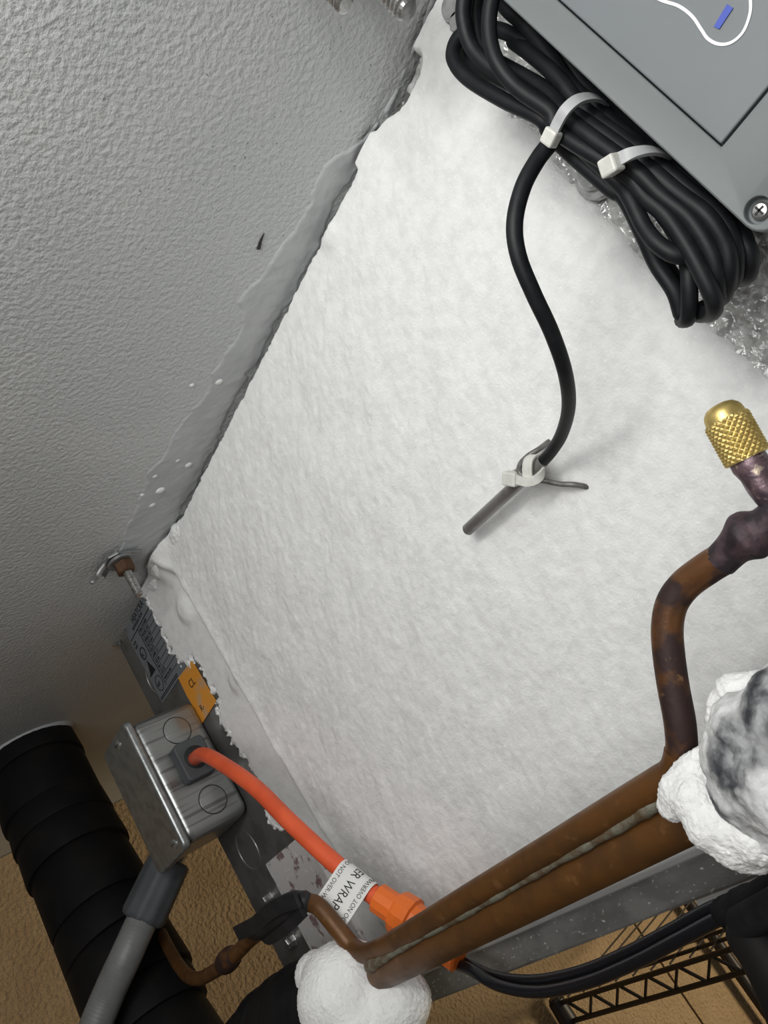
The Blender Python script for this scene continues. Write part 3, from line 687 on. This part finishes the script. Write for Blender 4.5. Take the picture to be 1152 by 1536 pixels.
# ================================================================== FROSTED INSULATION (right)
ri = thing('frosted_insulation', 'frosted black pipe insulation bulging in from the right edge by the riser tube', 'insulation', P(1130, 1150, -.08))
plabel(lump('foam_sleeve', [(P(1132, 1095, -.085), .0122), (P(1108, 1135, -.085), .0108), (P(1098, 1120, -.085), .0085), (P(1140, 1178, -.087), .0142), (P(1165, 1230, -.087), .0118), (P(1215, 1085, -.085), .0185), (P(1190, 1170, -.09), .016), (P(1280, 1035, -.085), .019), (P(1340, 985, -.085), .0185), (P(1400, 935, -.085), .0185), (P(1460, 885, -.085), .0185)],
            'mottled', ri, voxel=.0016, amp=.0008, scale=220, amp2=.0012, scale2=70), 'black foam mottled with thin frost')
plabel(lump('snow', [(P(1022, 1188, -.086), .0070), (P(1012, 1208, -.085), .0058), (P(1036, 1148, -.084), .0042), (P(1028, 1160, -.084), .0052), (P(1050, 1130, -.084), .003), (P(1048, 1200, -.088), .0085), (P(1072, 1232, -.089), .0095), (P(1103, 1258, -.089), .0085), (P(1124, 1282, -.088), .0056),
                     (P(1142, 1288, -.088), .0046), (P(1138, 1252, -.09), .0088), (P(1100, 1036, -.079), .0056), (P(1124, 1032, -.078), .0050), (P(1084, 1058, -.079), .0050), (P(1152, 1028, -.078), .005), (P(1072, 1080, -.08), .0036)], 'snow', ri, voxel=.0012, amp=.00045, scale=600, amp2=.0008, scale2=110, it=14), 'thick white snow')

# ================================================================== SENSOR CABLE COIL
sc_t = thing('sensor_cable', 'coiled black sensor cable with a lead down to a steel probe', 'cable', P(930, 230, -.05))
RC = .0027
def S(pts, n=7): return cr([P(x_, y_, yy) for x_, y_, yy in pts], n)
def tie1(u, yy): return (866 + 38 * u, 178 - 30 * u, yy)
def tie2(u, yy): return (950 + 38 * u, 250 - 30 * u, yy)
loops = [
    # top-left loops into the bundle and out to the lower end, then round the tip
    [(868, 140, -.044), (790, 66, -.046), (735, 42, -.046), (693, 52, -.050), (679, 84, -.054), (700, 116, -.056), (755, 150, -.058), (812, 178, -.058), tie1(-.95, -.055), tie2(-1, -.055), (936, 296, -.055), (964, 350, -.055), (985, 396, -.053), (1011, 436, -.052), (1022, 470, -.050)],
    [(716, -60, -.060), (697, -5, -.062), (696, 35, -.062), (712, 78, -.061), (758, 118, -.060), (818, 158, -.059), tie1(-.55, -.060), tie2(-.68, -.060), (944, 296, -.061), (966, 340, -.062), (987, 366, -.063), (1016, 383, -.062), (1050, 380, -.056)],
    [(760, -60, -.064), (738, 0, -.066), (734, 50, -.067), (746, 94, -.067), (776, 132, -.065), (826, 168, -.063), tie1(-.70, -.063), tie2(-.36, -.062), (968, 296, -.062), (1000, 324, -.062), (1030, 368, -.062), (1052, 408, -.062), (1070, 448, -.060), (1069, 468, -.054), (1050, 472, -.046)],
    [(740, -60, -.053), (716, -5, -.054), (714, 40, -.054), (730, 82, -.054), (790, 118, -.053), (830, 148, -.056), tie1(-.2, -.062), tie2(-.05, -.063), (990, 292, -.062), (1034, 328, -.061), (1064, 374, -.060), (1076, 412, -.058), (1078, 444, -.053)],
    [(694, 62, -.043), (706, 96, -.043), (756, 122, -.046), (820, 150, -.050), tie1(.05, -.058), tie2(.25, -.060), (1014, 288, -.060), (1060, 324, -.060), (1088, 368, -.058), (1094, 408, -.056), (1086, 442, -.050), (1070, 452, -.044)],
    [(770, 62, -.045), (800, 84, -.050), (836, 116, -.053), tie1(.35, -.055), tie2(.5, -.056), (1030, 284, -.056), (1080, 328, -.056), (1102, 374, -.054), (1102, 414, -.050), (1092, 430, -.044)],
    [(752, -60, -.044), (752, 0, -.046), (786, 36, -.047), (822, 80, -.048), (850, 122, -.050), tie1(.62, -.050), tie2(.62, -.051), (1038, 278, -.051), (1093, 334, -.050), (1122, 374, -.050), (1124, 408, -.046), (1112, 418, -.040)],
    [(780, -60, -.040), (790, 10, -.042), (826, 56, -.043), (862, 110, -.044), tie1(.85, -.044), tie2(.8, -.045), (1048, 270, -.045), (1104, 334, -.044), (1122, 380, -.042), (1114, 410, -.038)],
    [(700, 70, -.040), (760, 100, -.040), (830, 140, -.042), tie1(.2, -.045), tie2(.1, -.046), (980, 300, -.046), (1010, 344, -.048), (1030, 390, -.054), (1034, 432, -.055), (1033, 474, -.052), (1024, 480, -.046)],
    [tie1(-.5, -.046), tie2(-.5, -.046), (950, 310, -.045), (980, 372, -.044), (1018, 428, -.044), (1040, 468, -.044), (1056, 462, -.044)],
]
for lpts in loops:
    x_, y_, d_ = lpts[0]
    if y_ == -60: lpts = [(x_ + 44, -62, d_ + .016), (x_ + 34, -92, d_ + .010), (x_ + 12, -94, d_ + .004)] + lpts
    obj('cable_loop', MB().tube(S(lpts), RC, 12, dome=True), 'cable', sc_t, smooth=60)
lead = S([(846, 190, -.060), (828, 212, -.064), (806, 240, -.070), (784, 282, -.076), (772, 335, -.080), (778, 385, -.080), (800, 440, -.076), (828, 500, -.068), (848, 560, -.058), (853, 610, -.042), (843, 650, -.026), (828, 676, -.017), (814, 692, -.013)], 8)
obj('lead', MB().tube(lead, np.linspace(.0029, .0026, len(lead)), 16), 'cable', sc_t, smooth=60)
p0, p1 = P(815, 690, -.013), P(700, 796, -.009); dp = p1 - p0
obj('probe', MB().lathe(p0, dp, [(0, .0024), (.0003, .0030), (dp.length - .0008, .0030), (dp.length, .0024)], 24), 'steel_dark', sc_t, smooth=40)
plabel(sc_t.children[-1], 'stainless steel probe tip')

# ================================================================== CABLE TIES
def tie(head, hdir, strap, wdir, label, hs=(.0026, .0026, .0022), half=.0019, tail=None, mat2='nylon_clear'):
    t = thing('cable_tie', label, 'cable tie', head, 'nylon cable ties')
    hdir = hdir.normalized(); w = (Vector(wdir) - hdir * Vector(wdir).dot(hdir)).normalized(); n_ = hdir.cross(w)
    obj('tie_head', MB().obox(head, (hdir, w, n_), hs), 'nylon', t, smooth=0, bevel=.0008)
    obj('strap', MB().ribbon(strap, wdir, half, .0011), mat2, t, smooth=50)
    if tail: obj('tail', MB().ribbon(tail, wdir, half, .0011), 'nylon', t, smooth=50)
    return t
bd = P(950, 250, -.06) - P(866, 178, -.06)
s1 = cr([P(828, 205, -.066), P(838, 182, -.069), P(850, 163, -.0695), P(868, 149, -.066), P(890, 146, -.058), P(906, 154, -.048), P(908, 164, -.036), P(880, 190, -.030), P(850, 210, -.036), P(830, 212, -.050)], 6, closed=True)
tie(P(827, 206, -.068), P(838, 182, -.069) - P(820, 220, -.068), s1 + [s1[0]], bd, 'white nylon tie nearest the top, where the lead leaves the coil')
s2 = cr([P(918, 246, -.068), P(934, 236, -.0705), P(956, 228, -.0690), P(980, 226, -.063), P(1000, 234, -.052), P(1004, 246, -.038), P(980, 268, -.034), P(940, 278, -.038), P(918, 262, -.052)], 6, closed=True)
tie(P(917, 248, -.071), P(940, 236, -.070) - P(905, 258, -.068), s2 + [s2[0]], bd, 'white nylon tie with square head round the coil above the iced bolt', hs=(.0030, .0028, .0026))
hd3 = P(767, 718, -0.0185)
ax3 = (p1 - p0).normalized(); cpt = P(790, 713, -0.0128); u3 = ax3.orthogonal().normalized(); w3 = ax3.cross(u3)
s3 = cr([P(772, 717, -0.0190), P(790, 723, -0.0195), P(806, 718, -0.0185), P(815, 707, -0.0140), P(812, 698, -0.0075), P(795, 700, -0.0055), P(780, 706, -0.0070), P(770, 712, -0.0130)], 6, closed=True)
t3 = tie(hd3, P(795, 722, -0.0190) - P(765, 717, -0.0190), s3 + [s3[0]], P(790, 740, -0.0110) - P(790, 705, -0.0110), 'white nylon tie fastening the steel probe tip to the wire', hs=(.0036, .0032, .0026), half=.0020, mat2='nylon')
obj('strap', MB().ribbon(cr([P(793, 722, -0.0185), P(791, 706, -0.0185), P(793, 690, -0.0175), P(802, 683, -0.0130), P(806, 690, -0.0070)], 6), P(810, 716, -0.0110) - P(786, 716, -0.0110), .0024, .0009), 'nylon', t3, smooth=50)
tw = MB().tube(cr([P(824, 662, 0.0015), P(808, 674, -0.0045), P(792, 684, -0.0075), P(781, 696, -0.0135), P(779, 708, -0.0175), P(788, 716, -0.0165), P(800, 722, -0.0110), P(815, 721, -0.0070), P(840, 726, -.0050), P(862, 727, -.0032), P(884, 731, .002)], 6), .0013, 8)
w_ = obj('tie_wire', tw, 'wire', None, P(800, 700, -0.0010), smooth=60)
tag(w_, 'thin grey wire poking out of the frost and wrapped round the steel probe', 'wire')

# ================================================================== CONTROL BOX
yb = -.066
cbx = thing('control_box', 'grey plastic controller enclosure in the upper right corner over the cable coil', 'control box', P(1150, 100, -.03))
xe = P(960, 192, yb).x; ze = P(1148, 358, yb).z; xR = xe + .16; zT = ze + .19
def xz(y): return lambda a_, b_: Vector((a_, y, b_))
obj('box_body', MB().prism(rrect(xe + .0015, xR, ze + .0015, zT, .006, yb + .005), (0, .058, 0)), 'box', cbx, smooth=40, bevel=.0015)
gx = P(964, 113, yb).x; gz_ = P(1076, 225, yb).z
g_ = .00028
rim = rrect(xe, xR, ze, zT, .0065, yb)
rim_o = MB()
poly = [p for p in rim if not (p.x > gx and p.z > gz_)]
# L-shaped front frame: left strip and lower panel
n_ = 6
cornerpts = [Vector((xe + .0065 - .0065 * math.cos(t_), yb, ze + .0065 - .0065 * math.sin(t_))) for t_ in [math.radians(90 * k / n_) for k in range(n_ + 1)]]
poly = [Vector((xe, yb, zT))] + cornerpts + [Vector((xR, yb, ze)), Vector((xR, yb, gz_ - g_)), Vector((gx - g_, yb, gz_ - g_)), Vector((gx - g_, yb, zT))]
ff = obj('front_frame', MB().prism(poly, (0, .0055, 0)), 'box', cbx, smooth=30, bevel=.0006)
door = obj('door', MB().prism([Vector((gx + g_, yb - .0004, gz_ + g_)), Vector((xR, yb - .0004, gz_ + g_)), Vector((xR, yb - .0004, zT)), Vector((gx + g_, yb - .0004, zT))], (0, .004, 0)), 'boxdoor', cbx, smooth=0, bevel=.0005)
ol = cr([P(x_, y_, yb - .0006) for x_, y_ in [(1000, -90), (965, -50), (968, -15), (992, 0), (1018, 9), (1038, 24), (1052, 44), (1062, 58), (1078, 66), (1096, 64), (1113, 50), (1123, 28), (1126, 4), (1120, -40), (1080, -90), (1040, -100)]], 7, closed=True)
plabel(obj('printed_outline', MB().ribbon(ol + [ol[0]], Y, .0001, .0008), 'white', door, smooth=0), 'white printed line')
bl = [P(x_, y_, yb - .0006) for x_, y_ in [(1071, 40), (1079, 44), (1100, 12), (1091, 6)]]
plabel(obj('printed_bar', MB().prism(bl, (0, -.0002, 0)), 'blue', door, smooth=0), 'blue printed bar')
# corner screw in its countersunk hole
scp = P(1136, 315, yb)
cut = obj('cutter', MB().lathe(scp - Y * .002, Y, [(0, .0036), (.0055, .0036)], 32), 'box', None, smooth=0)
bo = ff.modifiers.new('hole', 'BOOLEAN'); bo.object = cut; bo.operation = 'DIFFERENCE'; ff.modifiers.move(1, 0)
me_ = bpy.data.meshes.new_from_object(ff.evaluated_get(bpy.context.evaluated_depsgraph_get())); ff.modifiers.clear(); ff.data = me_
bpy.data.objects.remove(cut)
sh = obj('screw', MB().lathe(scp + Y * .0034, -Y, [(0, .0025), (.0009, .0025), (.0017, .0019), (.0020, .0008)], 24), 'steel', cbx)
crs = MB().box((scp.x - .0015, scp.y + .0012, scp.z - .0003), (scp.x + .0015, scp.y + .0016, scp.z + .0003)).box((scp.x - .0003, scp.y + .0012, scp.z - .0015), (scp.x + .0003, scp.y + .0016, scp.z + .0015))
obj('cross_slot', crs, 'ink', sh, smooth=0)

# ================================================================== TWIN BLACK CABLE + INSULATED PIPE (lower right)
for k, (dx, dy, yy, lab_) in enumerate([(0, 0, -.030, 'glossy black cable curving under the copper tube, upper of two'), (6, 17, -.037, 'glossy black cable curving under the copper tube, lower of two')]):
    pp = cr([P(640 + dx, 1420 + dy, yy + .012), P(690 + dx, 1440 + dy * .6, yy), P(740 + dx, 1464 + dy * .8, yy), P(800 + dx, 1471 + dy, yy), P(870 + dx, 1458 + dy, yy), P(940 + dx, 1430 + dy, yy), P(1010 + dx, 1394 + dy, yy), P(1070 + dx, 1362 + dy, yy), P(1112, 1352 + dy * .6, yy)], 8)
    tag(obj('black_cable', MB().tube(pp, .0028, 14, dome=True), 'twin', None, P(850, 1465, yy), smooth=60), lab_, 'cable', 'twin black cables')
rp2 = thing('insulated_pipe', 'black tape-wrapped pipe bundle in the lower right corner', 'pipe', P(1130, 1420, -.05))
obj('tape_collar', MB().tube(cr([P(1086, 1368, -.04), P(1102, 1368, -.042), P(1120, 1358, -.043), P(1136, 1350, -.044)], 5), [.0050, .0058, .0062, .0064, .0062, .0064, .0066, .0064, .0066, .0068, .0066, .0064, .0066, .0064, .0062, .0060], 16, dome=True), 'foam', rp2, smooth=60)
obj('foam_sleeve', MB().tube(cr([P(1112, 1384, -.048), P(1140, 1414, -.052), P(1168, 1462, -.056), P(1200, 1540, -.058), P(1230, 1620, -.058)], 6), [.0070, .0082, .0090, .0095] + [.0098] * 21, 18), 'tape', rp2, smooth=60)
obj('foam_sleeve', MB().tube(cr([P(1112, 1386, -.054), P(1150, 1366, -.057), P(1210, 1334, -.058), P(1270, 1304, -.058)], 6), .0058, 18), 'foam', rp2, smooth=60)
obj('foam_sleeve', MB().tube(cr([P(1122, 1358, -.044), P(1150, 1342, -.046), P(1210, 1305, -.048)], 6), .0058, 18), 'foam', rp2, smooth=60)
dpz = P(1112, 1335, .03)
tag(obj('drain_pipe', MB().tube([dpz - X * .02, dpz + X * .02, dpz + X * .22], .009, 20), 'pvc', None, dpz, smooth=40), 'pale plastic pipe peeking out under the pan behind the black bundle', 'pipe')

# ================================================================== WIRE SHELF
ysh = .70
ws = thing('wire_shelf', 'dark wire shelf against the tan wall at the bottom right', 'shelf', (P(840, 1515, ysh).x, ysh, P(840, 1515, ysh).z - .6))
zb_, zm = P(1000, 1491, ysh).z, P(985, 1459, ysh).z; xp = P(845, 1515, ysh).x; xe_ = xp + .95
zt_ = zm + .012
obj('rail', MB().tube([(xp, ysh, zb_), (xe_, ysh, zb_)], .0042, 10), 'shelf', ws)
obj('rail', MB().tube([(xp, ysh, zm), (xe_, ysh, zm)], .0042, 10), 'shelf', ws)
obj('rail', MB().tube([(xp, ysh + .45, zb_), (xe_, ysh + .45, zb_)], .0042, 10), 'shelf', ws)
obj('rail', MB().tube([(xp, ysh + .45, zm), (xe_, ysh + .45, zm)], .0042, 10), 'shelf', ws)
for yy in (ysh + .028, ysh + .06):
    obj('rail', MB().tube([(xp, yy, zm + .004), (xe_, yy, zm + .004)], .0032, 8), 'shelf', ws)
zz = MB(); x_ = xp + .02; up_ = True; pts = []
while x_ < xe_ - .02:
    pts.append(Vector((x_, ysh, zm if up_ else zb_))); up_ = not up_; x_ += .034
obj('truss_wire', MB().tube(pts, .0032, 8), 'shelf', ws, smooth=0)
for k in range(22):
    xx = xp + .03 + k * .042
    obj('deck_wire', MB().tube([(xx, ysh, zm + .006), (xx, ysh + .45, zm + .006)], .0015, 6), 'shelf', ws)
for yy in (ysh, ysh + .45):
    for xx in (xp - .004, xe_):
        obj('post', MB().lathe((xx, yy, 0), Z, [(0, .0125), (zm + .010, .0125), (zm + .012, .0115)], 20), 'shelf', ws)
    obj('post_collar', MB().lathe((xp - .004, yy, zb_ - .006), Z, [(0, .0170), (zm - zb_ + .012, .0155)], 20), 'shelf', ws)
